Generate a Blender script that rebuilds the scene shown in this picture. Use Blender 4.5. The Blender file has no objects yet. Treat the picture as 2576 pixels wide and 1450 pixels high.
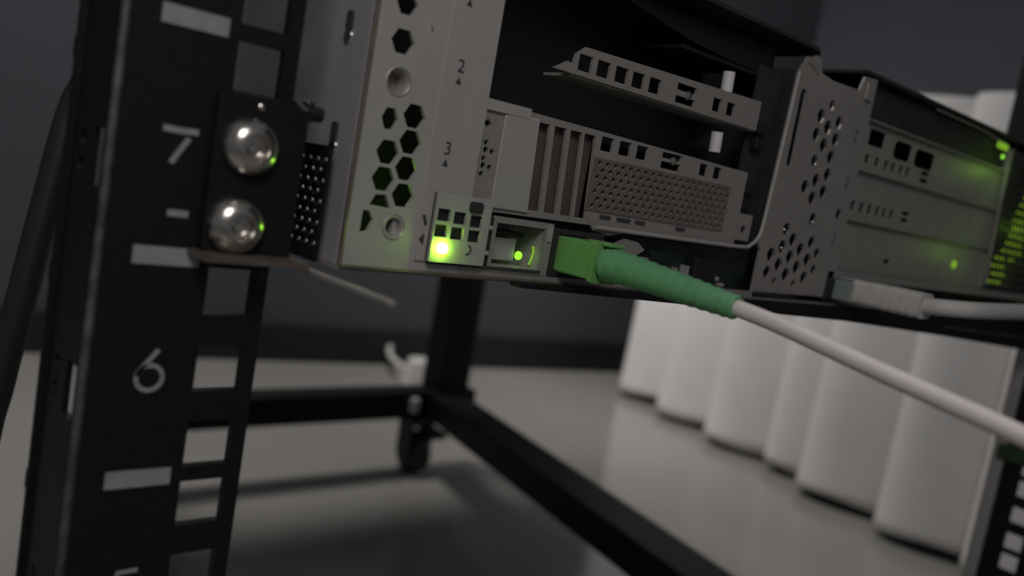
import bpy, bmesh, math, random
from mathutils import Vector, Matrix
from mathutils.geometry import delaunay_2d_cdt

# ------------------------------------------------------------------ camera, light
# Everything is measured in millimetres: X right along the rack, Y depth, D down
# from the lens; FLOOR is the drop from the lens to the floor.
FLOOR = 356.0
scene = bpy.context.scene
COL = scene.collection
random.seed(4)


def pt(X, Y, D):
    return Vector((X / 1000.0, Y / 1000.0, (FLOOR - D) / 1000.0))


CAM_F = 2189.72          # focal length in pixels of a 2576 wide frame
YAW, PITCH, ROLL = -0.7330, 0.1162, 0.1737


def camera():
    ca, sa = math.cos(YAW), math.sin(YAW)
    cb, sb = math.cos(PITCH), math.sin(PITCH)
    cc, sc = math.cos(ROLL), math.sin(ROLL)
    Ry = Matrix(((ca, 0, sa), (0, 1, 0), (-sa, 0, ca)))
    Rx = Matrix(((1, 0, 0), (0, cb, -sb), (0, sb, cb)))
    Rz = Matrix(((cc, -sc, 0), (sc, cc, 0), (0, 0, 1)))
    R = Rz @ Rx @ Ry                      # rows: right, down, forward in (X, D, Y)
    w = lambda v: Vector((v[0], v[2], -v[1]))
    right, down, fwd = w(R[0]), w(R[1]), w(R[2])
    up, back = -down, -fwd
    m = Matrix((right, up, back)).transposed().to_4x4()
    m.translation = pt(0, 0, 0)
    cd = bpy.data.cameras.new('camera')
    cd.sensor_width = 36.0
    cd.lens = CAM_F / 2576.0 * 36.0
    cd.clip_start = 0.005
    cd.dof.use_dof = True
    cd.dof.focus_distance = 0.235
    cd.dof.aperture_fstop = 9.5
    co = bpy.data.objects.new('camera', cd)
    COL.objects.link(co)
    co.matrix_world = m
    scene.camera = co


camera()

world = bpy.data.worlds.new('world')
scene.world = world
world.use_nodes = True
bg = world.node_tree.nodes['Background']
bg.inputs[0].default_value = (0.93, 0.95, 1.0, 1)
bg.inputs[1].default_value = 0.09


def area_light(name, loc, target, size, power, color=(1, 1, 1)):
    l = bpy.data.lights.new(name, 'AREA')
    l.shape = 'SQUARE'
    l.size = size
    l.energy = power
    l.color = color
    o = bpy.data.objects.new(name, l)
    COL.objects.link(o)
    o.location = loc
    d = Vector(target) - Vector(loc)
    o.rotation_euler = d.to_track_quat('-Z', 'Y').to_euler()
    return o


area_light('ceiling_light', (0.30, 1.06, 1.55), (0.31, 1.055, 0.0), 0.35, 8.2, (1.0, 0.975, 0.95))
cloth_fill = area_light('cloth_fill_light', (0.74, 1.2, 0.8), (1.3, 1.0, 0.25), 0.16, 0.92, (1.0, 0.975, 0.95))  # added light that brightens the far folds of the cloth
cloth_fill.data.spread = math.radians(105)
area_light('panel_fill_light', (-0.13, -0.17, 0.67), (0.15, 0.17, 0.35), 0.18, 0.95, (1.0, 0.965, 0.95))  # added fill behind the lens, brightens the left of the rear panel

vs = scene.view_settings
vs.view_transform = 'Standard'
vs.look = 'None'
vs.exposure = 0.0
vs.gamma = 1.0
vs.use_curve_mapping = False


# ------------------------------------------------------------------ materials
def mat(name, color, rough=0.5, metal=0.0, var=0.0, scale=60.0, bump=0.0, emit=None, estr=0.0,
        spec=0.5, trans=0.0, coat=0.0, stretch=None):
    m = bpy.data.materials.new(name)
    m.use_nodes = True
    nt = m.node_tree
    b = nt.nodes['Principled BSDF']
    b.inputs['Base Color'].default_value = (*color, 1)
    b.inputs['Roughness'].default_value = rough
    b.inputs['Metallic'].default_value = metal
    b.inputs['Specular IOR Level'].default_value = spec
    b.inputs['Transmission Weight'].default_value = trans
    b.inputs['Coat Weight'].default_value = coat
    if emit:
        b.inputs['Emission Color'].default_value = (*emit, 1)
        b.inputs['Emission Strength'].default_value = estr
    if var or bump:
        tc = nt.nodes.new('ShaderNodeTexCoord')
        n = nt.nodes.new('ShaderNodeTexNoise')
        n.inputs['Scale'].default_value = scale
        n.inputs['Detail'].default_value = 5
        src = tc.outputs['Object']
        if stretch:
            mp = nt.nodes.new('ShaderNodeMapping')
            mp.inputs['Scale'].default_value = stretch
            nt.links.new(src, mp.inputs['Vector'])
            src = mp.outputs['Vector']
        nt.links.new(src, n.inputs['Vector'])
        if var:
            r = nt.nodes.new('ShaderNodeValToRGB')
            r.color_ramp.elements[0].position = 0.3
            r.color_ramp.elements[1].position = 0.72
            r.color_ramp.elements[0].color = (*[c * (1 - var) for c in color], 1)
            r.color_ramp.elements[1].color = (*[min(1, c * (1 + var)) for c in color], 1)
            nt.links.new(n.outputs['Fac'], r.inputs['Fac'])
            nt.links.new(r.outputs['Color'], b.inputs['Base Color'])
            q = nt.nodes.new('ShaderNodeMapRange')
            q.inputs['To Min'].default_value = max(0.02, rough - 0.08)
            q.inputs['To Max'].default_value = min(1.0, rough + 0.08)
            nt.links.new(n.outputs['Fac'], q.inputs['Value'])
            nt.links.new(q.outputs['Result'], b.inputs['Roughness'])
        if bump:
            bp = nt.nodes.new('ShaderNodeBump')
            bp.inputs['Strength'].default_value = bump
            bp.inputs['Distance'].default_value = 0.0005
            nt.links.new(n.outputs['Fac'], bp.inputs['Height'])
            nt.links.new(bp.outputs['Normal'], b.inputs['Normal'])
    return m


M = {
    'floor': mat('polished_stone_floor', (0.39, 0.375, 0.35), 0.15, var=0.06, scale=4),
    'wall': mat('slate_wall_paint', (0.094, 0.101, 0.116), 0.85, var=0.05, scale=9, bump=0.2),
    'base': mat('black_baseboard', (0.012, 0.012, 0.012), 0.5),
    'rail': mat('black_powder_coat', (0.0065, 0.006, 0.008), 0.55, var=0.15, scale=700, bump=0.1, spec=0.3),
    'railedge': mat('steel_edge_highlight', (0.14, 0.14, 0.15), 0.5, 0.7, var=0.45, scale=200),  # pale tone standing in for light caught on black edges
    'print': mat('white_rail_print', (0.27, 0.27, 0.285), 0.7, var=0.12, scale=300),
    'chrome': mat('nickel_screw', (0.62, 0.59, 0.55), 0.24, 1.0, var=0.08, scale=300),
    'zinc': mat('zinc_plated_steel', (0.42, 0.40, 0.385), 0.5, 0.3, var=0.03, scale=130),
    'zinc2': mat('dim_zinc_steel', (0.31, 0.29, 0.275), 0.5, 0.35, var=0.04, scale=130),  # darker zinc; light falling off across the panel is partly in this colour
    'side': mat('server_side_steel', (0.41, 0.39, 0.41), 0.5, 0.3, var=0.07, scale=60),
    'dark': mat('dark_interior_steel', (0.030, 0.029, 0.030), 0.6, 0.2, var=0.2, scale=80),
    'blackp': mat('black_plastic', (0.012, 0.012, 0.014), 0.45),
    'board': mat('dark_circuit_board', (0.012, 0.018, 0.020), 0.4, var=0.4, scale=160),
    'ink': mat('dark_ink', (0.035, 0.033, 0.033), 0.8),
    'rust': mat('brownish_vent_steel', (0.155, 0.125, 0.118), 0.6, 0.2, var=0.1, scale=120),
    'ventback': mat('dark_brown_vent_backing', (0.10, 0.076, 0.072), 0.6, 0.2, var=0.1, scale=120),
    'peg': mat('white_plastic_peg', (0.62, 0.60, 0.60), 0.4),
    'bronze': mat('bronze_coated_steel', (0.16, 0.13, 0.11), 0.45, 0.5, var=0.2, scale=150),
    'green': mat('green_plastic_housing', (0.14, 0.32, 0.10), 0.45, var=0.05, scale=150),
    'boot': mat('green_rubber_boot', (0.125, 0.33, 0.165), 0.55, var=0.06, scale=300),
    'cable': mat('white_cable_jacket', (0.66, 0.60, 0.58), 0.5, var=0.03, scale=200),
    'rjboot': mat('grey_white_boot', (0.50, 0.485, 0.465), 0.55, var=0.04, scale=200),
    'clear': mat('clear_plug_plastic', (0.34, 0.40, 0.36), 0.2, trans=0.35),
    'blackc': mat('black_cable_rubber', (0.016, 0.0155, 0.017), 0.42),
    'cloth': mat('white_cloth', (0.78, 0.76, 0.745), 0.9, var=0.03, scale=25, bump=0.15),
    'wood': mat('table_wood', (0.35, 0.25, 0.17), 0.6, var=0.2, scale=10),
    'white': mat('white_plastic', (0.72, 0.70, 0.68), 0.4),
    'led': mat('green_led_lens', (0.5, 0.9, 0.2), 0.2, emit=(0.42, 1.0, 0.04), estr=80.0),
    'led_in': mat('green_port_led', (0.3, 0.8, 0.1), 0.2, emit=(0.32, 1.0, 0.02), estr=1.1),
    'led_psu': mat('yellow_green_psu_led', (0.4, 0.8, 0.1), 0.2, emit=(0.42, 1.0, 0.02), estr=4.0),
    'lightguide': mat('lit_green_light_guide', (0.25, 0.45, 0.05), 0.3, emit=(0.42, 0.9, 0.03), estr=0.3),
    'diffuser': mat('lit_yellow_green_diffuser', (0.3, 0.5, 0.05), 0.4, emit=(0.40, 0.66, 0.03), estr=1.0),
    'strap': mat('dark_green_strap', (0.02, 0.055, 0.02), 0.8),
    'caster': mat('dark_caster_rubber', (0.02, 0.018, 0.017), 0.55),
}


# ------------------------------------------------------------------ builders
def tag(o, label=None, cat=None, group=None, kind=None):
    if label: o['label'] = label
    if cat: o['category'] = cat
    if group: o['group'] = group
    if kind: o['kind'] = kind
    return o


def empty(name, X, Y, D, label, cat):
    o = bpy.data.objects.new(name, None)
    o.empty_display_size = 0.02
    COL.objects.link(o)
    o.location = pt(X, Y, D)
    return tag(o, label, cat)


def origin(o):
    v = Vector((0, 0, 0))
    while o:
        v += o.location
        o = o.parent
    return v


def inside(x, y, poly):
    r, j = False, len(poly) - 1
    for i in range(len(poly)):
        (xi, yi), (xj, yj) = poly[i], poly[j]
        if (yi > y) != (yj > y) and x < (xj - xi) * (y - yi) / (yj - yi) + xi:
            r = not r
        j = i
    return r


class MB:
    """Collects faces in millimetre rack coordinates and links them as one mesh."""

    def __init__(self):
        self.v, self.f = [], []

    def add(self, vs_, fs_):
        n = len(self.v)
        self.v += [pt(*p) for p in vs_]
        self.f += [tuple(i + n for i in f) for f in fs_]
        return self

    def box(self, x0, x1, y0, y1, d0, d1):
        return self.add([(x, y, d) for x in (x0, x1) for y in (y0, y1) for d in (d0, d1)],
                        [(0, 1, 3, 2), (4, 6, 7, 5), (0, 4, 5, 1), (2, 3, 7, 6), (0, 2, 6, 4), (1, 5, 7, 3)])

    def plate(self, plane, pos, th, outer, holes=()):
        """plane 'Y': (X, D) at Y=pos..pos+th; 'D': (X, Y); 'X': (Y, D)."""
        def P(a, b, c):
            return {'Y': (a, c, b), 'D': (a, b, c), 'X': (c, a, b)}[plane]
        loops = [list(outer)] + [list(h) for h in holes]
        flat = [p for l in loops for p in l]
        polys, s = [], 0
        for l in loops:
            polys += [(s + i, s + (i + 1) % len(l)) for i in range(len(l))]
            s += len(l)
        cv, _, cf, _, _, _ = delaunay_2d_cdt([Vector(p) for p in flat], polys, [], 0, 1e-5)
        keep = []
        boxes = [(min(p[0] for p in l), max(p[0] for p in l), min(p[1] for p in l), max(p[1] for p in l)) for l in loops]
        for t in cf:
            x, y = sum(cv[i].x for i in t) / len(t), sum(cv[i].y for i in t) / len(t)
            ins = [inside(x, y, l) if b[0] <= x <= b[1] and b[2] <= y <= b[3] else False for l, b in zip(loops, boxes)]
            if ins[0] and not any(ins[1:]):
                keep.append(t)
        cf = keep
        c = len(cv)
        self.add([P(v.x, v.y, pos) for v in cv] + [P(v.x, v.y, pos + th) for v in cv],
                 [tuple(t) for t in cf] + [tuple(i + c for i in reversed(t)) for t in cf])
        n = len(flat)
        vs_ = [P(a, b, pos) for a, b in flat] + [P(a, b, pos + th) for a, b in flat]
        fs_ = []
        s = 0
        for l in loops:
            k = len(l)
            for i in range(k):
                a, b = s + i, s + (i + 1) % k
                fs_.append((a, b, b + n, a + n))
            s += k
        return self.add(vs_, fs_)

    def tube(self, path, radii, seg=16, cap=True, flat=1.0):
        pts = [pt(*p) for p in path]
        if not isinstance(radii, (list, tuple)):
            radii = [radii] * len(pts)
        n0 = len(self.v)
        nrm = None
        for i, p in enumerate(pts):
            t = (pts[min(i + 1, len(pts) - 1)] - pts[max(i - 1, 0)]).normalized()
            if nrm is None:
                nrm = t.orthogonal().normalized()
            nrm = (nrm - t * nrm.dot(t)).normalized()
            bn = t.cross(nrm)
            for k in range(seg):
                a = 2 * math.pi * k / seg
                self.v.append(p + (nrm * math.cos(a) + bn * math.sin(a) * flat) * radii[i] / 1000.0)
        for i in range(len(pts) - 1):
            for k in range(seg):
                a, b = n0 + i * seg + k, n0 + i * seg + (k + 1) % seg
                self.f.append((a, b, b + seg, a + seg))
        if cap:
            self.f.append(tuple(n0 + k for k in reversed(range(seg))))
            self.f.append(tuple(n0 + (len(pts) - 1) * seg + k for k in range(seg)))
        return self

    def lathe(self, centre, axis, prof, seg=32, cap0=True):
        """prof: (distance along axis, radius) in mm; axis in (X, Y, D)."""
        c = pt(*centre)
        ax = Vector((axis[0], axis[1], -axis[2])).normalized()
        u = ax.orthogonal().normalized()
        w = ax.cross(u)
        n0 = len(self.v)
        for h, r in prof:
            for k in range(seg):
                a = 2 * math.pi * k / seg
                self.v.append(c + ax * h / 1000 + (u * math.cos(a) + w * math.sin(a)) * max(r, 0.001) / 1000)
        for i in range(len(prof) - 1):
            for k in range(seg):
                a, b = n0 + i * seg + k, n0 + i * seg + (k + 1) % seg
                self.f.append((a, b, b + seg, a + seg))
        if cap0:
            self.f.append(tuple(n0 + k for k in reversed(range(seg))))
        self.f.append(tuple(n0 + (len(prof) - 1) * seg + k for k in range(seg)))
        return self

    def ribbon(self, Y, th, line, w):
        """flat stroke on the plane Y: polyline of (X, D) with width w."""
        L, Rr = [], []
        for i, p in enumerate(line):
            a = Vector(line[max(i - 1, 0)]); b = Vector(line[min(i + 1, len(line) - 1)])
            t = (b - a).normalized(); n = Vector((-t.y, t.x)) * w / 2
            L.append((p[0] + n.x, p[1] + n.y)); Rr.append((p[0] - n.x, p[1] - n.y))
        for i in range(len(line) - 1):
            q = [L[i], L[i + 1], Rr[i + 1], Rr[i]]
            self.add([(a, Y, b) for a, b in q] + [(a, Y + th, b) for a, b in q],
                     [(0, 1, 2, 3), (7, 6, 5, 4), (0, 4, 5, 1), (1, 5, 6, 2), (2, 6, 7, 3), (3, 7, 4, 0)])
        return self

    def build(self, name, material, parent=None, smooth=False, bevel=0.0, bseg=2):
        me = bpy.data.meshes.new(name)
        o = bpy.data.objects.new(name, me)
        COL.objects.link(o)
        if parent:
            o.parent = parent
            org = origin(parent)
        else:
            zs = min(v.z for v in self.v)
            cx = sum(v.x for v in self.v) / len(self.v)
            cy = sum(v.y for v in self.v) / len(self.v)
            org = Vector((cx, cy, zs))
            o.location = org
        me.from_pydata([v - org for v in self.v], [], self.f)
        bm = bmesh.new()
        bm.from_mesh(me)
        bmesh.ops.remove_doubles(bm, verts=bm.verts, dist=1e-7)
        bmesh.ops.recalc_face_normals(bm, faces=bm.faces)
        bm.to_mesh(me)
        bm.free()
        me.materials.append(M[material])
        if smooth:
            for p in me.polygons:
                p.use_smooth = True
            es = o.modifiers.new('edge', 'EDGE_SPLIT')
            es.split_angle = math.radians(40)
        if bevel:
            bv = o.modifiers.new('bevel', 'BEVEL')
            bv.width = bevel / 1000.0
            bv.segments = bseg
            bv.limit_method = 'ANGLE'
            bv.angle_limit = math.radians(50)
        return o


def copy_tree(o, parent=None):
    c = o.copy()
    COL.objects.link(c)
    c.parent = parent
    for ch in o.children:
        copy_tree(ch, c)
    return c


def hexa(cx, cd, r, sx=1.0):
    return [(cx + sx * r * math.cos(math.radians(60 * k)), cd + r * math.sin(math.radians(60 * k))) for k in range(6)]


def circ(cx, cd, r, n=16, sx=1.0):
    return [(cx + sx * r * math.cos(2 * math.pi * k / n), cd + r * math.sin(2 * math.pi * k / n)) for k in range(n)]


def rect(x0, x1, d0, d1):
    return [(x0, d0), (x1, d0), (x1, d1), (x0, d1)]


def rrect(x0, x1, d0, d1, r, n=4):
    out = []
    for cx, cd, a0 in ((x1 - r, d0 + r, -90), (x1 - r, d1 - r, 0), (x0 + r, d1 - r, 90), (x0 + r, d0 + r, 180)):
        for k in range(n + 1):
            a = math.radians(a0 + 90 * k / n)
            out.append((cx + r * math.cos(a), cd + r * math.sin(a)))
    return out


def glyph(name, text, X, Y, D, size, material, parent):
    cu = bpy.data.curves.new(name, 'FONT')
    cu.body = text
    cu.size = size / 1000.0
    cu.align_x = 'CENTER'
    cu.align_y = 'CENTER'
    cu.extrude = 0.00006
    cu.resolution_u = 3
    tmp = bpy.data.objects.new(name + '_tmp', cu)
    COL.objects.link(tmp)
    dg = bpy.context.evaluated_depsgraph_get()
    me = bpy.data.meshes.new_from_object(tmp.evaluated_get(dg))
    bpy.data.objects.remove(tmp)
    bpy.data.curves.remove(cu)
    for v in me.vertices:
        v.co = pt(X, Y, D) - origin(parent) + Vector((v.co.x, v.co.z, v.co.y))
    me.materials.clear()
    me.materials.append(M[material])
    me.name = name
    o = bpy.data.objects.new(name, me)
    COL.objects.link(o)
    o.parent = parent
    return o


def curve_pts(ctrl, n=8):
    """Catmull-Rom through control points."""
    P = [Vector(c) for c in ctrl]
    out = []
    for i in range(len(P) - 1):
        p0, p1, p2, p3 = P[max(i - 1, 0)], P[i], P[i + 1], P[min(i + 2, len(P) - 1)]
        for k in range(n):
            t = k / n
            out.append(tuple(0.5 * ((2 * p1) + (p2 - p0) * t + (2 * p0 - 5 * p1 + 4 * p2 - p3) * t * t
                                    + (3 * p1 - p0 - 3 * p2 + p3) * t ** 3)))
    out.append(tuple(P[-1]))
    return out


# ------------------------------------------------------------------ the room
def line_wall(name, a, b, d0, d1, th, material):
    """upright slab along the floor line a-b (X, Y), thickness away from the lens."""
    A, B = Vector(a), Vector(b)
    t = (B - A).normalized()
    n = Vector((-t.y, t.x))
    if n.dot((A + B) / 2) < 0:
        n = -n
    q = [A, B, B + n * th, A + n * th]
    m = MB().add([(p.x, p.y, d0) for p in q] + [(p.x, p.y, d1) for p in q],
                 [(0, 1, 2, 3), (7, 6, 5, 4), (0, 4, 5, 1), (1, 5, 6, 2), (2, 6, 7, 3), (3, 7, 4, 0)])
    return tag(m.build(name, material), kind='structure')


tag(MB().box(-2600, 3000, -1600, 2300, FLOOR, FLOOR + 20).build('floor', 'floor'), kind='structure')
WB = (-1800.0, 1665.0), (1900.0, 1144.5)         # back wall line on the floor
line_wall('wall_back', *WB, -2000, FLOOR, 60, 'wall')
WR = (1840.0, 1330.0), (1840.0, -1600.0)          # wall behind the draped table
line_wall('wall_right', *WR, -2000, FLOOR, 60, 'wall')
line_wall('baseboard_back', (-1800, 1651), (1820, 1141.8), 296, FLOOR, 13, 'base')

# ------------------------------------------------------------------ server rack
rack = empty('server_rack', 330, 480, FLOOR,
             'black open-frame rack on casters with white unit numbers, holding the server', 'rack')
U = 44.45
D67 = 24.6                  # boundary between unit 6 and unit 7
HX = 74.2                   # hole column of the near left post


def unit_holes(hx, dmin, dmax, s=9.5):
    out = []
    for k in range(-14, 8):
        for off in (6.35, 22.225, 38.1):
            d = D67 + k * U + off
            if dmin + 8 < d < dmax - 8:
                out.append(rect(hx - s / 2, hx + s / 2, d - s / 2, d + s / 2))
    return out


POST_TOP, POST_BOT = -520.0, 262.0
fl = MB().plate('Y', 166.2, 2.0, rect(48, 82.1, POST_TOP, POST_BOT), unit_holes(HX, POST_TOP, POST_BOT)) \
    .build('post_flange', 'rail', rack)
tag(fl, 'black rack post flange with square holes and white unit numbers')
# web of the post, running away from the lens, with a slot and two round holes per unit
wh = []
for k in range(-11, 6):
    d = D67 + k * U
    wh.append(rect(168.6, 175.0, d + 22.5, d + 33.0))
    wh.append(circ(181.5, d + 25.0, 1.9, 8))
    wh.append(circ(181.5, d + 30.0, 1.9, 8))
MB().plate('X', 48.0, 1.2, rect(166.4, 189, POST_TOP, POST_BOT), wh).build('post_web', 'rail', rack)
MB().tube([(48.6, 166.4, POST_TOP), (48.6, 166.4, POST_BOT)], 0.9, 10).build('post_edge', 'railedge', rack, smooth=True)  # paler tube as the flange edge's highlight
lip = MB().box(46.8, 49.2, 188, 189.6, POST_TOP, POST_BOT)
for k in range(-11, 6):
    lip.box(47.0, 49.0, 189.2, 191.4, D67 + k * U + 6, D67 + k * U + 10)
lip.build('post_return', 'rail', rack)

for k in range(-4, 5):
    d = D67 + k * U
    MB().box(54.6, 67.1, 165.9, 166.3, d - 1.75, d + 1.75).build('unit_mark', 'print', fl)


def arc(cx, cd, r, a0, a1, n=14, sy=1.0):
    return [(cx + r * math.cos(math.radians(a0 + (a1 - a0) * i / n)),
             cd + sy * r * math.sin(math.radians(a0 + (a1 - a0) * i / n))) for i in range(n + 1)]


PY, PT = 165.95, 0.3
tag(MB().ribbon(PY, PT, [(57.3, 0.6), (60.2, 0.7), (63.9, 0.55)], 1.15)
    .ribbon(PY, PT, [(62.3, 1.9), (60.9, 4.2), (59.4, 6.9)], 1.0).build('unit_number', 'print', fl), 'white number 7')
tag(MB().ribbon(PY, PT, [(61.7, 43.0), (60.0, 45.2), (58.4, 47.3), (57.95, 48.2)], 0.85)
    .ribbon(PY, PT, arc(60.5, 48.6, 2.5, 0, 360, 28), 0.85).build('unit_number', 'print', fl), 'white number 6')
tag(MB().ribbon(PY, PT, [(63.0, 88.5), (59.2, 88.6), (58.6, 91.6)], 0.85)
    .ribbon(PY, PT, [(58.6, 91.5)] + arc(60.3, 93.0, 2.3, -120, 130, 16), 0.85)
    .build('unit_number', 'print', fl), 'white number 5')
MB().box(59.9, 63.9, 165.9, 166.25, 15.6, 16.9).build('print_dash', 'print', fl)

# far right post (front of the rack) and the base frame
MB().box(629, 671, 792, 832, POST_TOP, 262).build('front_post', 'rail', rack, bevel=2)
MB().box(266, 306, 792, 832, POST_TOP, 262).build('front_post', 'rail', rack, bevel=2)
MB().box(262, 690, 797, 829, 256, 288).build('front_base_bar', 'rail', rack, bevel=1.5)


def slant_bar(name, a, b, w, d0, d1):
    A, B = Vector(a), Vector(b)
    t = (B - A).normalized()
    n = Vector((-t.y, t.x)) * w / 2
    q = [A + n, B + n, B - n, A - n]
    return MB().add([(p.x, p.y, d0) for p in q] + [(p.x, p.y, d1) for p in q],
                    [(0, 1, 2, 3), (7, 6, 5, 4), (0, 4, 5, 1), (1, 5, 6, 2), (2, 6, 7, 3), (3, 7, 4, 0)]) \
        .build(name, 'rail', rack, bevel=1.5)


slant_bar('side_base_bar', (646, 816), (505, 130), 46, 258, 288)
slant_bar('side_base_bar', (286, 816), (66, 130), 40, 258, 288)
MB().box(50, 590, 150, 182, 262, 288).build('rear_base_bar', 'rail', rack, bevel=1.5)
tag(MB().box(591, 602, 790, 798, 262, 280).build('base_bolt', 'white', rack, bevel=3), 'bright bolt on the base bar')

# near right post: web facing the lens side, pale lip at its far edge
web_h = []
for k in range(0, 6):
    for off in (6.35, 22.225, 38.1):
        d = D67 + k * U + off + 3
        if d < 250:
            web_h.append(rect(152.6, 162.1, d - 4.75, d + 4.75))
MB().plate('X', 565.0, 2.0, rect(128, 172.4, POST_TOP, 262), web_h).build('post_web', 'rail', rack)
MB().box(565, 567, 172.6, 180, POST_TOP, 262).build('post_edge', 'zinc', rack, bevel=0.6)
MB().box(565, 596, 126, 128, POST_TOP, 262).build('post_flange', 'rail', rack)
tag(MB().box(561.5, 569, 150, 176, 100, 109).build('hook_strap', 'strap', rack, bevel=1.2), 'dark green strap around the post')
tag(MB().add([(148, 161.5, 24.0), (210, 161.5, 24.0), (318, 161.5, 24.0), (560, 161.5, 24.0),
              (560, 161.5, 42.2), (532, 161.5, 40.5), (411, 161.5, 33.6), (318, 161.5, 29.2), (210, 161.5, 26.6), (148, 161.5, 25.2),
              (148, 165.5, 24.0), (210, 165.5, 24.0), (318, 165.5, 24.0), (560, 165.5, 24.0),
              (560, 165.5, 42.2), (532, 165.5, 40.5), (411, 165.5, 33.6), (318, 165.5, 29.2), (210, 165.5, 26.6), (148, 165.5, 25.2)],
             [tuple(range(10)), tuple(reversed(range(10, 20)))] + [(i, (i + 1) % 10, (i + 1) % 10 + 10, i + 10) for i in range(10)])
    .build('support_bar', 'rail', rack), 'black bar under the server')
MB().tube([(408, 161.2, 29.4), (470, 161.2, 31.4), (556, 161.2, 34.6)], 0.45, 8).build('support_bar_highlight', 'railedge', rack)  # thin pale line modelled as the bar's highlight


def caster(X, Y):
    f = MB().box(X - 17, X + 17, Y - 17, Y + 17, 288, 292.5)
    f.box(X - 16, X - 12, Y - 14, Y + 12, 292, 333)
    f.box(X + 12, X + 16, Y - 14, Y + 12, 292, 333)
    f.box(X - 16, X + 16, Y - 12, Y + 12, 292, 298)
    fork = f.build('caster', 'caster', rack, bevel=1.0)
    MB().lathe((X - 10, Y - 2, 330.5), (1, 0, 0), [(0, 19), (1.5, 24), (4, 25.2), (16, 25.2), (18.5, 24), (20, 19)], 28) \
        .build('wheel', 'caster', fork, smooth=True)
    MB().add([(X + 16, Y - 8, 296), (X + 16, Y + 8, 296), (X + 46, Y + 6, 312), (X + 46, Y - 6, 312),
              (X + 16, Y - 8, 318), (X + 16, Y + 8, 318), (X + 44, Y + 6, 318), (X + 44, Y - 6, 318)],
             [(0, 1, 2, 3), (7, 6, 5, 4), (0, 4, 5, 1), (1, 5, 6, 2), (2, 6, 7, 3), (3, 7, 4, 0)]) \
        .build('brake_lever', 'caster', fork, bevel=1.0)
    return fork


c0 = caster(612, 805)
for dx, dy in ((-332, 0), (-70, -640), (-540, -640)):
    c = copy_tree(c0, rack)
    c.location = c0.location + Vector((dx / 1000, dy / 1000, 0))

# ------------------------------------------------------------------ slide rail bolted to the near left post
slide = empty('slide_rail', 90, 200, 27,
              'black slide rail bracket bolted to the near post with two domed screws', 'slide rail')
MB().plate('Y', 163.2, 2.6, rrect(66, 83.2, -8.2, 22.6, 1.2)).build('bracket_plate', 'rail', slide, bevel=0.4)
MB().plate('D', 22.6, 1.1, rect(64.5, 86, 156.5, 166), [rect(66.5, 69.6, 159, 163), rect(77, 80, 159, 163)]) \
    .build('bracket_lip', 'bronze', slide)
MB().plate('X', 83.2, 1.4, [(163.2, -7.5), (168, -9.4), (171, -6.6), (230, -6.6), (230, 24.2), (163.2, 24.2)],
           [circ(166.5, -6.6, 1.0, 8)]).build('bracket_side', 'rail', slide)
# long channel beside the server, its rear end perforated
mh = []
for i in range(9):
    for j in range(6):
        y, d = 173.2 + j * 3.5 + (1.75 if i % 2 else 0), 1.6 + i * 2.3
        if y < 194:
            mh.append([(y - 1.25, d), (y, d - 1.5), (y + 1.25, d), (y, d + 1.5)])
MB().plate('X', 94.2, 1.0, rect(170.5, 240, -1.5, 24), mh).build('perforated_end', 'rail', slide)
dots = MB()  # shiny dots standing in for highlights on the hole edges
for i in range(9):
    for j in range(6):
        y, d = 173.2 + j * 3.5 + (1.75 if i % 2 else 0), 1.6 + i * 2.3
        if y < 194:
            dots.lathe((94.2, y - 1.75, d), (-1, 0, 0), [(-0.1, 0.62), (0.25, 0.5), (0.42, 0.2)], 8)
tag(dots.build('glint_grid', 'chrome', slide, smooth=True), kind='stuff')
MB().add([(100, 236, -1.5), (226, 780, -1.5), (236, 780, -1.5), (109, 236, -1.5),
          (100, 236, 24), (226, 780, 24), (236, 780, 24), (109, 236, 24)],
         [(0, 1, 2, 3), (7, 6, 5, 4), (0, 4, 5, 1), (1, 5, 6, 2), (2, 6, 7, 3), (3, 7, 4, 0)]).build('channel', 'rail', slide)
MB().box(87.2, 88.9, 128.5, 178, 24.0, 25.2).build('slide_tail', 'zinc2', slide, bevel=0.3)
MB().box(86.5, 88.5, 168.5, 171.5, -9.8, -5.5).build('latch_hook', 'blackp', slide, bevel=0.5)
MB().lathe((90.5, 169.5, -7.5), (-1, 0, 0), [(0, 1.6), (3.2, 1.6), (3.6, 1.1)], 14).build('latch_pin', 'blackp', slide, smooth=True)
MB().lathe((74.2, 163.2, -6.4), (0, -1, 0), [(0, 0.8), (0.5, 0.7), (0.8, 0.3)], 10).build('edge_glint', 'chrome', slide, smooth=True)  # bright dot modelled as a glint on the bracket edge


def screw(X, D):
    prof = [(0, 5.6), (0.6, 5.75), (1.2, 5.6), (2.2, 5.1), (3.1, 4.2), (3.7, 3.1), (3.75, 2.75), (3.3, 2.6), (1.2, 2.5), (1.0, 0.2)]
    s = MB().lathe((X, 163.2, D), (0, -1, 0), prof, 40).build('screw', 'chrome', slide, smooth=True)
    MB().lathe((X + 0.4, 163.2, D + 0.6), (0, -1, 0), [(1.0, 1.5), (1.9, 1.3), (2.2, 0.5)], 6).build('socket', 'chrome', s, smooth=True)
    return s


tag(screw(73.0, 1.5), 'upper domed nickel screw')
tag(screw(72.2, 17.0), 'lower domed nickel screw')

# ------------------------------------------------------------------ the server
srv = empty('rack_server', 320, 500, 24,
            'grey two-unit rack server seen from behind with honeycomb vents and green lights', 'server')
YP = 166.0
TOP, BOT = -62.0, 23.6
SK = 0.263                 # the rack's sides run at a slight angle to the measuring axis


def skew(x, y):
    return x + SK * max(0.0, y - 232.0)


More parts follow.
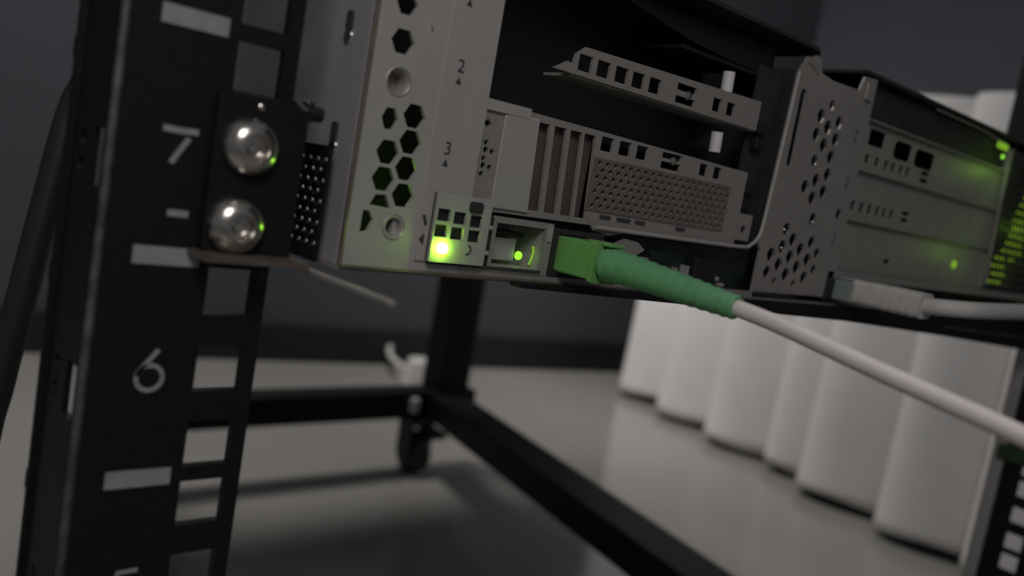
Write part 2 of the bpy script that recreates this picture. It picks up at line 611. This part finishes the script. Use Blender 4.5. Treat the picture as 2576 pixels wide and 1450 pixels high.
for x in (97.6, 541.0):
    xe = skew(x, 786)
    MB().plate('D', TOP, BOT - TOP, [(x, YP + 1), (x, 232), (xe, 786), (xe + 1, 786), (x + 1, 232), (x + 1, YP + 1)]).build('side_wall', 'side', srv)
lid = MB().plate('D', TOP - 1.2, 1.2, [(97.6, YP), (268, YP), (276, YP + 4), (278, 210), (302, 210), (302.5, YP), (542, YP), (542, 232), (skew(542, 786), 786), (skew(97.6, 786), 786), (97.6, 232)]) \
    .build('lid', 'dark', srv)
MB().plate('D', BOT, 1.0, [(97.6, YP), (542, YP), (542, 232), (skew(542, 786), 786), (skew(97.6, 786), 786), (97.6, 232)]).build('bottom_sheet', 'zinc2', srv)
MB().plate('Y', 784, 2.0, rect(skew(98, 786), skew(541, 786), TOP, BOT)).build('front_wall', 'dark', srv)
MB().plate('Y', 230, 1.0, rect(98.8, 541, TOP, BOT)).build('inner_bulkhead', 'blackp', srv)
MB().tube([(98.0, 166.0, TOP), (98.0, 166.0, BOT)], 0.55, 8).build('side_seam', 'bronze', srv)
MB().tube([(98.0, 165.6, BOT + 0.3), (250, 165.6, BOT + 0.5)], 0.5, 8).build('bottom_seam', 'bronze', srv)
for d, y in ((-25.9, 175.5), (-1.6, 175.2)):
    MB().lathe((skew(97.6, y), y, d), (-1, 0, 0), [(0, 1.7), (0.5, 1.5), (0.6, 0.7)], 12).build('side_rivet', 'chrome', srv, smooth=True)
    MB().plate('X', skew(97.2, y) - 0.2, 0.6, rrect(y - 1.2, y + 1.2, d - 5.5, d - 1.2, 0.9)).build('side_slot', 'ink', srv)

# left honeycomb strip
hl = [hexa(105.2, -34.6, 2.75), hexa(105.5, -26.5, 3.02), circ(106.0, -17.9, 2.9, 18),
      hexa(105.2, -9.7, 2.7, 0.8), hexa(111.5, -11.3, 3.02), hexa(111.5, -5.5, 3.02), hexa(106.0, -2.4, 3.02),
      hexa(111.5, 0.5, 3.02), hexa(105.9, 3.6, 3.02), hexa(111.7, 6.6, 3.02),
      [(103.3, 9.6), (104.6, 7.2), (107.3, 7.0), (108.9, 9.9)],
      [(101.9, 16.2), (102.0, 11.0), (103.6, 10.9), (105.0, 13.0), (103.9, 15.6)],
      circ(110.6, 14.0, 2.2, 16)]
for k in range(3):
    hl.append(hexa(105.4, -42.8 - 7.6 * k, 2.8))
ls = MB().plate('Y', YP, 1.0, rect(98, 131.2, TOP, BOT), hl).build('honeycomb_strip', 'zinc', srv)
tag(ls, 'light grey strip with honeycomb holes and slot numbers')
MB().box(98.6, 132, YP + 26, YP + 27, TOP, BOT).build('strip_backing', 'dark', srv)
MB().box(117.4, 131.2, YP - 0.5, YP, TOP, 21).build('raised_band', 'zinc', ls)
for cx, cd, r in ((106.0, -17.9, 2.9), (110.6, 14.0, 2.6)):
    m = MB().lathe((cx, YP - 0.2, cd), (0, 1, 0), [(0.2, r + 0.55), (0, r + 0.2), (0.3, r - 0.2), (1.6, r - 0.7), (4.0, r - 1.2), (4.3, 0.3)], 20, cap0=False)
    m.build('screw_recess', 'zinc2', ls, smooth=True)
MB().box(110.9, 112.2, YP + 1.2, YP + 3.0, 12.2, 16.0).build('recess_bar', 'zinc', ls)
for t, x, d in (('1', 121.3, -42.2), ('2', 121.7, -24.6), ('3', 121.7, -5.6)):
    glyph('slot_number', t, x, YP - 0.56, d, 4.3, 'ink', ls)
    MB().plate('Y', YP - 0.62, 0.12, [(x - 0.9, d + 4.0), (x - 0.1, d + 2.4), (x + 0.7, d + 4.0)]).build('slot_arrow', 'ink', ls)
MB().ribbon(YP - 0.1, 0.1, [(112.4, -31.6), (112.6, -30.3)], 0.25).build('scribe_tick', 'ink', ls)
MB().ribbon(YP - 0.62, 0.12, [(117.9, 10.3), (118.5, 11.4), (118.9, 12.6)], 0.8).build('port_mark', 'ink', ls)
MB().plate('Y', YP - 0.62, 0.12, [(117.6, 16.0), (118.9, 14.5), (119.0, 17.4)]).build('port_mark', 'ink', ls)

# indicator block with six windows, lit LED
sq = []
for x, d in ((122.5, 9.6), (127.3, 9.9), (132.3, 10.2), (122.3, 13.4), (127.1, 13.6), (132.4, 13.8)):
    sq.append(rect(x - 1.9, x + 1.9, d - 1.45, d + 1.45))
blk = MB().plate('Y', YP - 2.3, 1.0, rect(120.1, 136.6, 4.4, 20.8), sq).build('indicator_block', 'zinc', srv)
MB().box(120.2, 136.5, YP - 1.0, YP - 0.55, 4.6, 20.7).build('window_backing', 'blackp', blk)
MB().plate('Y', YP - 2.9, 0.6, rrect(129.4, 133.4, 5.5, 8.2, 0.8)).build('release_tab', 'dark', blk)
led = MB().lathe((123.2, YP - 2.2, 17.4), (0, -1, 0), [(0, 1.15), (1.1, 1.15), (1.6, 0.9), (1.9, 0.4)], 20).build('power_led', 'led', blk, smooth=True)
tag(led, 'glowing green power light')
MB().ribbon(YP - 2.42, 0.12, arc(130.8, 17.2, 1.1, -80, 100, 8), 0.45).build('port_icon', 'ink', blk)
MB().box(121, 157.5, YP - 0.9, YP - 0.1, 20.9, 21.5).build('lower_groove', 'ink', srv)
MB().box(131.2, 258, YP - 0.2, YP + 0.8, 21.5, BOT).build('lower_lip', 'zinc2', srv)

# small connector with two posts, network port recess
MB().plate('Y', YP - 0.6, 1.4, rect(136.7, 139.2, 8.6, 20.6), [circ(137.9, 11.3, 0.75, 10), circ(137.9, 17.6, 0.75, 10)]) \
    .build('connector_flange', 'dark', srv)
for d in (11.3, 17.6):
    MB().lathe((137.9, YP, d), (0, -1, 0), [(0, 0.7), (1.6, 0.6), (1.8, 0.2)], 6).build('jack_post', 'zinc', srv)
port = MB().plate('Y', YP - 0.4, 0.8, rrect(139.3, 160.2, 8.2, 22.2, 0.6), [rect(140.6, 157.3, 9.8, 20.8)]).build('network_port', 'zinc2', srv)
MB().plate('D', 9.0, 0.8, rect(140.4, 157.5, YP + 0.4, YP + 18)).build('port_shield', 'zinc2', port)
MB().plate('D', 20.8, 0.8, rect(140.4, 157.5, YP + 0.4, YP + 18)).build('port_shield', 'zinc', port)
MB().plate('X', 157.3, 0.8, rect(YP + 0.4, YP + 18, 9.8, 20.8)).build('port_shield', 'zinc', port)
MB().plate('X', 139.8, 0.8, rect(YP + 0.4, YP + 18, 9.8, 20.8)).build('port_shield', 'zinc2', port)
MB().box(140.6, 157.3, YP + 10, YP + 11, 9.8, 20.8).build('port_back', 'zinc2', port)
MB().box(141.5, 152.5, YP + 5, YP + 10, 13.8, 19.6).build('port_tongue', 'zinc', port)
MB().box(142.0, 154.5, YP + 4.5, YP + 10, 12.0, 13.4).build('port_contacts', 'dark', port)
tag(MB().lathe((153.6, YP + 4.6, 18.0), (0, -1, 0), [(0, 1.2), (0.6, 1.1), (1.0, 0.4)], 14).build('link_led', 'led_in', port, smooth=True), 'green link light in the port')
MB().tube([(156.9, YP + 3.0, 15.0), (157.0, YP + 2.6, 16.4), (156.9, YP + 2.8, 18.6), (156.7, YP + 3.2, 20.0)], 0.28, 8).build('light_guide', 'lightguide', port)
MB().box(158.4, 159.4, YP - 0.9, YP - 0.2, 9.0, 13.0).build('port_spring', 'zinc', port)
port2 = MB().plate('Y', YP - 0.4, 0.8, rrect(160.4, 180, 9.2, 22.2, 0.6), [rect(162.4, 172.4, 10.6, 21.2)]).build('optical_port', 'dark', srv)

# expansion slot window: bracket of slot 2
b2o = [(151.4, -30.9), (156.0, -33.6), (157.9, -33.2), (158.4, -36.0), (161.6, -38.4), (243, -39.9), (243, -30.6)]
b2h = [rect(x - 2.5, x + 2.5, -36.4, -32.2) for x in (162.2, 169.2, 176.4, 183.4, 190.6)]
b2h += [rect(200.4, 209.4, -37.4, -35.4), rect(200.4, 209.4, -33.8, -31.8), rect(218.2, 222.4, -36.6, -32.6), rect(225.4, 229.6, -36.6, -32.6)]
bk2 = MB().plate('Y', YP + 1.0, 0.9, b2o, b2h).build('slot_bracket', 'zinc2', srv)
tag(bk2, 'narrow slotted bracket of slot 2')
MB().plate('D', -31.0, 0.8, rect(158, 243, YP + 1.9, YP + 12)).build('bracket_fold', 'zinc2', bk2)
MB().lathe((205.6, YP + 0.9, -34.6), (0, -1, 0), [(0, 1.4), (0.6, 1.2), (0.9, 0.4)], 14).build('bracket_glint', 'chrome', bk2, smooth=True)  # chrome dot standing in for the glint between the slots
# slot 3: blank plate, four vents, perforated field
b3o = [(130.4, -18.9), (150, -18.7), (172, -18.4), (243.4, -17.0), (243.4, 6.6), (172, 7.2), (130.4, 7.4)]
b3h = [rect(x - 2.4, x + 2.4, -17.2, -13.4) for x in (175.8, 183.2, 190.6)]
b3h += [rect(199.6, 208.6, -18.0 + 0.9, -15.9 + 0.5), rect(199.6, 208.6, -14.4, -12.4), rect(218.0, 222.0, -16.4, -12.8), rect(225.2, 229.2, -16.4, -12.8)]
for x0, x1 in ((151.0, 152.7), (157.0, 158.5), (162.9, 164.5), (168.2, 169.9)):
    b3h.append([(x0 - 1.6, -16.8), (x0 + 2.6, -16.8), (x1 + 2.5, 5.6), (x1 - 1.8, 5.6)])
for j in range(7):
    for i in range(19):
        x, d = 174.0 + i * 3.25 + (1.62 if j % 2 else 0), -9.9 + j * 1.95
        if x < 234.5:
            b3h.append(circ(x, d, 0.85, 6))
b3h += [circ(133.4, -13.6, 1.2, 4)]
for j in range(5):
    b3h.append(circ(133.0 + (1.1 if j % 2 else -1.1), -9.2 + j * 1.9, 0.85, 8))
    b3h.append(circ(135.4 + (1.1 if j % 2 else -1.1) - 0.4, -9.2 + j * 1.9 + 0.2, 0.75, 8))
b3h = [h for h in b3h]
bk3 = MB().plate('Y', YP + 1.0, 0.9, b3o, b3h).build('slot_bracket', 'zinc2', srv)
tag(bk3, 'wide vented bracket of slot 3')
MB().plate('Y', YP + 0.3, 0.7, [(138.0, -16.6), (149.4, -17.6), (150.6, 6.4), (138.0, 6.4)]).build('blank_plate', 'zinc', bk3, bevel=0.3)
MB().box(150.2, 172.0, YP + 3.2, YP + 4.0, -17.6, 6.4).build('vent_backing', 'ventback', bk3)
MB().plate('Y', YP + 0.7, 0.3, rect(171.8, 235.2, -11.4, 3.2), [h for h in b3h if len(h) == 6]).build('perforated_field', 'rust', bk3)
MB().lathe((204.6, YP + 0.9, -15.1), (0, -1, 0), [(0, 1.3), (0.6, 1.1), (0.9, 0.4)], 14).build('bracket_glint', 'chrome', bk3, smooth=True)  # slot glint again, built as a chrome dot
MB().box(128.4, 146, YP + 0.2, YP + 0.9, -19.4, -16.8).build('bracket_tab', 'zinc', bk3)
# pegs, latch column and small plates at the right of the window
for d in (-42.6, -24.0):
    MB().tube([(225.3, YP + 2.6, d - 3.1), (225.6, YP + 2.6, d + 3.1)], 1.9, 12).build('guide_peg', 'peg', srv, smooth=True)
    MB().box(224.4, 227, YP + 4.2, YP + 12, d - 2.5, d + 2.5).build('peg_base', 'blackp', srv)
for d in (-32, -27, -12.5, -7.0):
    MB().box(245.6, 250.4, YP + 1.5, YP + 5, d - 1.9, d + 1.9).build('latch_block', 'blackp', srv, bevel=0.3)
MB().plate('Y', YP + 4.5, 0.8, rect(243.6, 257, -52, 6.4)).build('latch_plate', 'dark', srv)
MB().plate('Y', YP + 1.2, 0.8, rect(243.6, 251.4, -3.8, 5.0), [circ(247.4, 1.4, 1.4, 14)]).build('screw_plate', 'zinc2', srv)
# window rim: bright rounded edge at bottom and right
rim = [(176.5, 7.5), (215, 7.3), (246, 7.0), (251.5, 5.9), (254.6, 3.6), (256.1, 0.0), (257.0, -12), (258.2, -35), (259.0, -53)]
MB().tube([(x, YP - 0.1, d) for x, d in curve_pts([(a, b, 0) for a, b in rim], 4) for _ in (0,)] if False else
          [(p[0], YP - 0.1, p[1]) for p in curve_pts([(a, b, 0) for a, b in rim], 4)], 0.62, 8).build('window_rim', 'zinc', srv, smooth=True)
# sloping dark shroud behind the upper slots
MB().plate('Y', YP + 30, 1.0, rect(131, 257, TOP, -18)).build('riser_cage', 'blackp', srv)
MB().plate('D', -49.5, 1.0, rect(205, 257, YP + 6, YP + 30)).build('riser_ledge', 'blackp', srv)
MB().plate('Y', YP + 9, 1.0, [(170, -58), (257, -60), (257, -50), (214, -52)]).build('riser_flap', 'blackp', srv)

# lower connector bay right of the optical port
MB().box(180, 259, YP + 5, YP + 6, 7.6, BOT).build('bay_back', 'board', srv)
MB().plate('Y', YP + 1.2, 0.8, [(186, 11.6), (190.5, 9.6), (196.5, 10.2), (200, 12.2), (194.6, 15.2), (190, 13.8)]).build('shield_tab', 'zinc2', srv)
MB().plate('Y', YP + 0.8, 0.8, [(173.4, 5.4), (180, 5.8), (192, 7.6), (182.6, 9.4), (176, 8.4)]).build('ground_clip', 'zinc2', srv)
MB().box(199.6, 203, YP + 1.5, YP + 4, 14.4, 17.4).build('pin_block', 'zinc2', srv)
MB().box(203.4, 214, YP + 1.0, YP + 5, 12.0, 20.5).build('display_connector', 'board', srv, bevel=0.5)
for x, d, w, h in ((211.5, 13.5, 2.0, 1.4), (217.0, 16.5, 1.2, 4.5), (219.5, 19.4, 4.0, 1.0), (223.2, 15.5, 0.8, 3.5), (239.5, 18.0, 1.2, 1.2), (241.8, 20.0, 2.4, 1.0)):
    MB().box(x, x + w, YP + 2.0, YP + 5, d, d + h).build('solder_clip', 'zinc', srv)
MB().box(226, 238, YP + 1.5, YP + 5, 12.5, 20.8).build('serial_connector', 'blackp', srv, bevel=0.5)
for x, w in ((178, 4), (185, 5.5), (193, 4), (212, 4)):
    MB().box(x, x + w, YP + 0.4, YP + 0.95, 3.9, 4.7).build('label_slot', 'ink', bk3)
MB().lathe((216.5, YP, 6.2), (0, -1, 0), [(0, 0.5), (0.4, 0.4), (0.6, 0.1)], 8).build('glint_stud', 'chrome', srv, smooth=True)

# middle column with honeycomb
hc = [(283.6, -46.7, 2.0), (278.0, -41.9, 2.7), (290.5, -41.8, 2.5), (283.9, -38.9, 2.7), (277.4, -35.4, 2.6), (290.6, -35.7, 2.6),
      (283.5, -32.5, 2.7), (289.9, -29.3, 2.6), (279.8, -26.6, 2.3), (290.3, -23.0, 2.6), (283.5, -20.1, 2.6), (277.2, -17.0, 2.6),
      (289.9, -16.8, 2.6), (283.4, -13.7, 2.6)]
hc2 = [(271.2, -1.4, 2.4), (276.7, 1.9, 2.6), (289.3, 1.8, 2.5), (271.0, 4.9, 2.6), (282.9, 4.9, 2.6), (294.6, 5.4, 2.2), (264.8, 8.1, 2.6),
       (277.0, 8.1, 2.6), (288.9, 8.2, 2.6), (270.8, 11.3, 2.6), (282.8, 11.4, 2.6), (264.7, 14.3, 2.4), (276.7, 14.4, 2.6),
       (289.0, 14.7, 2.5), (294.6, 11.5, 2.1), (270.4, 17.2, 1.6), (282.9, 17.4, 1.6)]
holes = [hexa(x, d, r) for x, d, r in hc + hc2]
holes += [circ(303.9, -10.2, 2.1, 14), circ(286.9, -6.5, 2.3, 14), rrect(262.6, 266.2, -48.4, -22.4, 1.2, 3)]
colm = MB().plate('Y', YP, 1.0, [(259, -53), (262, -57.5), (268, -60.5), (271, -59.8), (273, -55.6), (281, -54.6), (300, -55.2), (302, -60.5), (311.2, -61.2),
                                (311.2, 11.2), (305.6, 11.2), (305.2, 21.2), (258, 21.4), (258, 7.2), (254.8, 4.0), (256.6, 1.5)], holes) \
    .build('honeycomb_column', 'zinc2', srv)
tag(colm, 'grey centre column with clusters of honeycomb holes')
MB().box(260, 310, YP + 14, YP + 15, -54, 21).build('column_backing', 'blackp', srv)
MB().plate('X', 258.8, 0.8, rect(YP + 1, YP + 60, -53, 5)).build('column_side', 'dark', srv)
for x, d in ((281.3, -25.4), (287.6, -5.4), (270.4, -1.0), (271, 5.4)):
    MB().lathe((x, YP + 0.6, d), (0, -1, 0), [(0, 0.55), (0.5, 0.4), (0.7, 0.1)], 8).build('column_stud', 'chrome', colm, smooth=True)
for x, d in ((304.2, -40.5), (304.0, -37.6), (305.2, -23.0), (304.6, -20.5), (303.9, -2.5), (303.6, 0.6)):
    MB().ribbon(YP - 0.12, 0.12, [(x - 0.6, d - 0.9), (x + 0.5, d), (x - 0.3, d + 0.9)], 0.55).build('slot_mark', 'ink', colm)
MB().tube([(262.5, YP + 0.4, -58), (266.5, YP + 0.2, -57.2), (270, YP + 0.4, -55.0)], 1.1, 8).build('lid_catch', 'zinc2', srv, smooth=True)
MB().box(303.4, 308.6, YP - 1.0, YP, -59.0, -52.5).build('lid_catch', 'zinc2', srv, bevel=0.6)

# right riser window: three blank brackets
def blank(d0, d1, hs, name_lbl):
    b = MB().plate('Y', YP + 2.5, 0.9, rect(311.4, 455, d0, d1), hs).build('slot_bracket', 'zinc2', srv)
    return tag(b, name_lbl)


MB().box(311.4, 455, YP + 26, YP + 27, -60, 10.6).build('riser_backing', 'blackp', srv)
blank(-46.5, -28.6, [rrect(318.5, 332, -44.6, -38.4, 0.8), rrect(340, 356, -43.8, -36.6, 2.5), rrect(359, 378, -43.4, -36.0, 2.5)]
      + [rect(x, x + 3.6, -34.8, -31.4) for x in (319, 327, 335, 341, 348, 354)] + [rect(368, 376, -35.4, -33.6), rect(368, 376, -32.4, -30.6)],
      'dim upper blank bracket of the right riser')
blank(-28.0, -9.6, [rect(x, x + 3.4, -16.6, -12.9) for x in (316, 323, 329.5, 336, 342, 348.5)] + [rect(359, 366, -17.2, -15.6), rect(359, 366, -14.4, -12.8)],
      'dim middle blank bracket of the right riser')
blank(-9.0, 10.6, [rect(352, 358, 3.6, 5.2)], 'dim lower blank bracket of the right riser')
for d, y in ((-28.3, 0), (-9.3, 0), (-47, 0)):
    MB().plate('D', d - 0.3, 0.6, rect(311.4, 455, YP + 0.4, YP + 3.4)).build('bracket_ridge', 'zinc2', srv)
MB().plate('Y', YP + 4, 0.9, rect(311.4, 455, -60.5, -47.2)).build('riser_top_plate', 'dark', srv)
MB().tube([(448.5, YP - 0.2, -50), (452, YP - 0.2, -20), (455.5, YP - 0.2, 8)], 0.5, 8).build('riser_rim', 'zinc2', srv, smooth=True)
MB().box(311.4, 541, YP, YP + 0.9, 10.6, 13.6).build('lower_rail', 'zinc2', srv)
MB().box(305.6, 541, YP + 12, YP + 13, 13.6, BOT).build('jack_bay_back', 'blackp', srv)
MB().box(306, 314.5, YP + 0.2, YP + 12, 13.8, 22.8).build('jack_housing', 'blackp', srv)
MB().tube([(363, YP - 0.3, -60.2), (410, YP - 0.3, -60.0), (441, YP - 0.3, -58.6)], 0.35, 6).build('lid_edge', 'zinc2', srv)

# power supply at the far right, honeycomb grille lit from inside by green LEDs
ph = []
for j in range(15):
    for i in range(12):
        x, d = 461.5 + i * 4.6 + (2.3 if j % 2 else 0), -50 + j * 4.0
        if x < 513:
            ph.append(hexa(x, d, 2.0))
psu = MB().plate('Y', YP + 0.2, 1.0, rect(456.2, 540.8, -58, 10.4), ph).build('power_supply', 'dark', srv)
MB().box(456.4, 540.8, YP + 14, YP + 15, -58, 10.4).build('supply_fan', 'dark', psu)
MB().plate('D', -58.4, 1.0, rect(456.4, 540.8, YP + 1.4, YP + 14)).build('supply_top', 'zinc2', psu)
MB().plate('X', 456.3, 0.8, rect(YP + 1.4, YP + 14, -57, 10.4)).build('supply_side', 'zinc2', psu)


def led_light(name, X, Y, D, watts, parent):
    l = bpy.data.lights.new(name, 'POINT')
    l.energy = watts
    l.color = (0.42, 1.0, 0.05)
    l.shadow_soft_size = 0.0015
    o = bpy.data.objects.new(name, l)
    COL.objects.link(o)
    o.parent = parent
    o.location = pt(X, Y, D) - origin(parent)


for n_, o_ in enumerate(([(470, -6), (479, -12), (486, 2), (484, 9), (468, 9)], [(481, -14), (489, -42), (503, -44), (503, -10), (490, -4)])):
    tag(MB().plate('Y', YP + 3.2, 0.8, o_).build('light_diffuser', 'diffuser', psu), 'yellow-green lit diffuser behind the grille')
led_light('supply_glow', 486, YP - 4, -22, 0.0012, psu)
MB().lathe((420.7, YP + 2.4, 1.0), (0, -1, 0), [(0, 2.0), (0.6, 1.8), (0.9, 0.6)], 14).build('riser_led', 'lightguide', srv, smooth=True)
led_light('riser_glow', 428, YP - 12, -4, 0.0011, srv)
MB().box(432, 444, YP - 0.6, YP + 0.3, -58.6, -55.6).build('lid_light_guide', 'lightguide', srv, bevel=0.5)
tag(MB().lathe((440, YP - 0.2, -52.5), (0, -1, 0), [(0, 1.0), (0.5, 0.8), (0.8, 0.2)], 10).build('status_led', 'led_in', srv, smooth=True), 'small green status light')
led_light('status_glow', 446, YP - 10, -46, 0.0016, srv)
led_light('strip_glow', 112, YP + 14, 8, 0.0012, srv)

# ------------------------------------------------------------------ green-booted patch cable
fib = empty('fiber_patch_cable', 168, 140, 30,
            'white patch cable with green connector and ribbed green boot plugged into the server', 'cable')
body = MB().box(163, 171.8, 152.5, 167.4, 11.0, 20.6).build('connector_housing', 'green', fib, bevel=0.6)
tag(body, 'bright green connector housing')
MB().box(164.6, 170.2, 148.6, 157, 10.3, 11.3).build('connector_key', 'green', body, bevel=0.3)
MB().plate('Y', 151.6, 1.4, rrect(162.5, 172.3, 10.5, 21.2, 0.8)).build('housing_collar', 'green', fib)
path = [(167.2, 152.0, 15.8), (166.8, 142, 16.0), (166.4, 129.8, 16.8), (166.6, 119, 17.6), (167.2, 110.5, 18.3)]
pp = curve_pts(path, 10)
n = len(pp)
rad = []
for i in range(n):
    t = i / (n - 1)
    r = 4.5 - 1.75 * t
    if i < 2: r *= 0.9
    rad.append(r + (0.12 if (i % 3 == 0) else -0.07))
tag(MB().tube(pp, rad, 24).build('strain_boot', 'boot', fib, smooth=True), 'tapered ribbed green boot')
MB().tube(curve_pts([(167.0, 113, 18.1), (167.6, 100, 19.6), (168, 77.3, 23.3), (168, 61.4, 25.7), (168, 49.1, 27.6), (169, 20, 33), (172, -40, 60),
                     (176, -90, 160), (185, -120, 300), (230, -150, 353.6), (330, -180, 354)], 8), 1.95, 16) \
    .build('cable_jacket', 'cable', fib, smooth=True)

# ------------------------------------------------------------------ grey network cable
net = empty('network_cable', 330, 140, 30,
            'pale grey network cable with ribbed boot plugged in at the right of the server', 'cable')
MB().box(312.5, 324.0, 158.5, 170, 13.9, 21.6).build('clear_plug', 'clear', net, bevel=0.5)
MB().box(315.5, 321, 154, 166, 12.6, 13.8).build('plug_latch', 'clear', net, bevel=0.3)
bt = MB().plate('Y', 133.5, 26, rrect(313.0, 323.6, 12.6, 21.8, 2.2)).build('plug_boot', 'rjboot', net, smooth=True)
for y in (136, 139.2, 142.4, 145.6):
    MB().plate('Y', y, 1.5, rrect(312.85, 323.75, 12.45, 21.95, 2.3)).build('boot_rib', 'rjboot', bt, smooth=True)
MB().tube(curve_pts([(318.3, 134, 17.2), (319.5, 127, 16.3), (328, 121, 15.5), (350, 119.5, 14.8), (376, 120, 14.3), (430, 118, 14.8), (500, 105, 20),
                     (560, 70, 60), (600, 30, 180), (620, 0, 352.5), (680, -60, 352.8)], 8), 3.0, 16).build('cable_jacket', 'rjboot', net, smooth=True)

# ------------------------------------------------------------------ black cable hanging at the left
tag(MB().tube(curve_pts([(66, 216, -420), (62.5, 216, -120), (59.5, 216, -24.5), (54.2, 216, 1.5), (51.2, 216, 22), (48.5, 216, 42), (45.8, 217, 64),
                         (43.5, 218, 90), (40, 220, 200), (38, 224, 330), (20, 240, 352)], 8), 3.3, 16)
    .build('power_cable', 'blackc', smooth=True), 'thick black cable hanging behind the near left post', 'cable')

# ------------------------------------------------------------------ black power strip above the server at the right
ps = empty('power_strip', 560, 190, -59, 'black upright strip beside the right post above the server lid', 'power strip')
MB().box(545.5, 563.5, 176, 207, -520, -63.3).build('strip_body', 'blackp', ps, bevel=1.5)
for k in range(6):
    MB().plate('Y', 175.2, 0.8, rrect(547.5, 561.5, -110 - 50 * k, -82 - 50 * k, 3)).build('socket_face', 'rail', ps)

# ------------------------------------------------------------------ low table under a white cloth
TA = Vector((1330.0, 1070.0)); TB = Vector((1090.0, 268.0))
tt = (TB - TA).normalized()
tn = Vector((-tt.y, tt.x))
if tn.x > 0: tn = -tn                      # towards the lens
folds = [1072, 948, 812, 684, 604, 470, 352, 268]
span = 1072.0 - 270.0
prof = []
for i in range(len(folds) - 1):
    a, b = (1072 - folds[i]) / span, (1072 - folds[i + 1]) / span
    L = (TB - TA).length
    w = (b - a) * L
    depth = min(62, w * 0.46)
    for k in range(14):
        s = k / 14.0
        bul = depth * (math.sin(math.pi * s ** 0.6)) ** 0.85 if s > 0 else 0
        q = TA + (TB - TA) * (a + (b - a) * s) + tn * bul
        prof.append(q)
prof.append(TB)
TT, TBm = -206.0, 343.0
cl = MB()
rows = [TT, TT + 4, -100, 30, 160, 270, 330, TBm]
vv, ff = [], []
for j, d in enumerate(rows):
    k = 0.72 + 0.28 * j / (len(rows) - 1)
    for i, q in enumerate(prof):
        base = TA + (TB - TA) * (i / (len(prof) - 1))
        off = (q - (TA + tt * (q - TA).dot(tt)))
        p = q - off * (1 - k) if True else q
        vv.append((p.x, p.y, d + (0 if j < len(rows) - 1 else 3.0 * math.sin(i * 0.37))))
W = len(prof)
for j in range(len(rows) - 1):
    for i in range(W - 1):
        ff.append((j * W + i, j * W + i + 1, (j + 1) * W + i + 1, (j + 1) * W + i))
# top sheet and far end
back = -tn * 470
n0 = len(vv)
for i in range(W):
    p = Vector(vv[i][:2]) + back
    vv.append((p.x, p.y, TT))
for i in range(W - 1):
    ff.append((i, i + 1, n0 + i + 1, n0 + i))
e0 = len(vv)
for end in (0, W - 1):
    for d in (TT, 343.0):
        for k in range(2):
            p = Vector(vv[end][:2]) + back * k
            vv.append((p.x, p.y, d))
ff += [(e0, e0 + 1, e0 + 3, e0 + 2), (e0 + 4, e0 + 5, e0 + 7, e0 + 6)]
tbl = empty('draped_table', 1400, 640, FLOOR, 'low table under a white cloth hanging in deep folds almost to the glossy floor', 'table')
clo = tag(cl.add(vv, ff).build('tablecloth', 'cloth', tbl, smooth=True), 'white cloth hanging in deep folds')
so = clo.modifiers.new('thick', 'SOLIDIFY')
so.thickness = 0.0015
c4 = [TA + tt * 12 - tn * 20, TB - tt * 12 - tn * 20, TB - tt * 12 - tn * 455, TA + tt * 12 - tn * 455]
MB().plate('D', TT + 2.5, 22, [(p.x, p.y) for p in c4]).build('table_top', 'wood', tbl)
for p in c4:
    cc_ = (c4[0] + c4[1] + c4[2] + c4[3]) / 4
    q = p + (cc_ - p).normalized() * 45
    MB().box(q.x - 18, q.x + 18, q.y - 18, q.y + 18, TT + 24, FLOOR).build('leg', 'wood', tbl)

# ------------------------------------------------------------------ white adapter on the floor behind the rack
ad = empty('power_adapter', 860, 1150, FLOOR, 'white power adapter with curled cord on the floor behind the caster', 'adapter')
MB().add([(820, 1128, FLOOR), (893, 1112, FLOOR), (912, 1160, FLOOR), (838, 1178, FLOOR),
          (834, 1134, FLOOR - 46), (888, 1121, FLOOR - 46), (902, 1156, FLOOR - 46), (850, 1170, FLOOR - 46)],
         [(0, 1, 2, 3), (7, 6, 5, 4), (0, 4, 5, 1), (1, 5, 6, 2), (2, 6, 7, 3), (3, 7, 4, 0)]).build('adapter_body', 'white', ad, bevel=6, bseg=3)
MB().tube(curve_pts([(850, 1165, FLOOR - 20), (845, 1210, FLOOR - 30), (872, 1262, FLOOR - 34), (895, 1290, FLOOR - 30), (880, 1310, FLOOR - 10), (850, 1315, FLOOR - 8),
                     (845, 1318, FLOOR - 24), (862, 1330, FLOOR - 34), (840, 1338, FLOOR - 30), (815, 1335, FLOOR - 24), (800, 1325, FLOOR - 9)], 8), 5.0, 10) \
    .build('cord', 'white', ad, smooth=True)
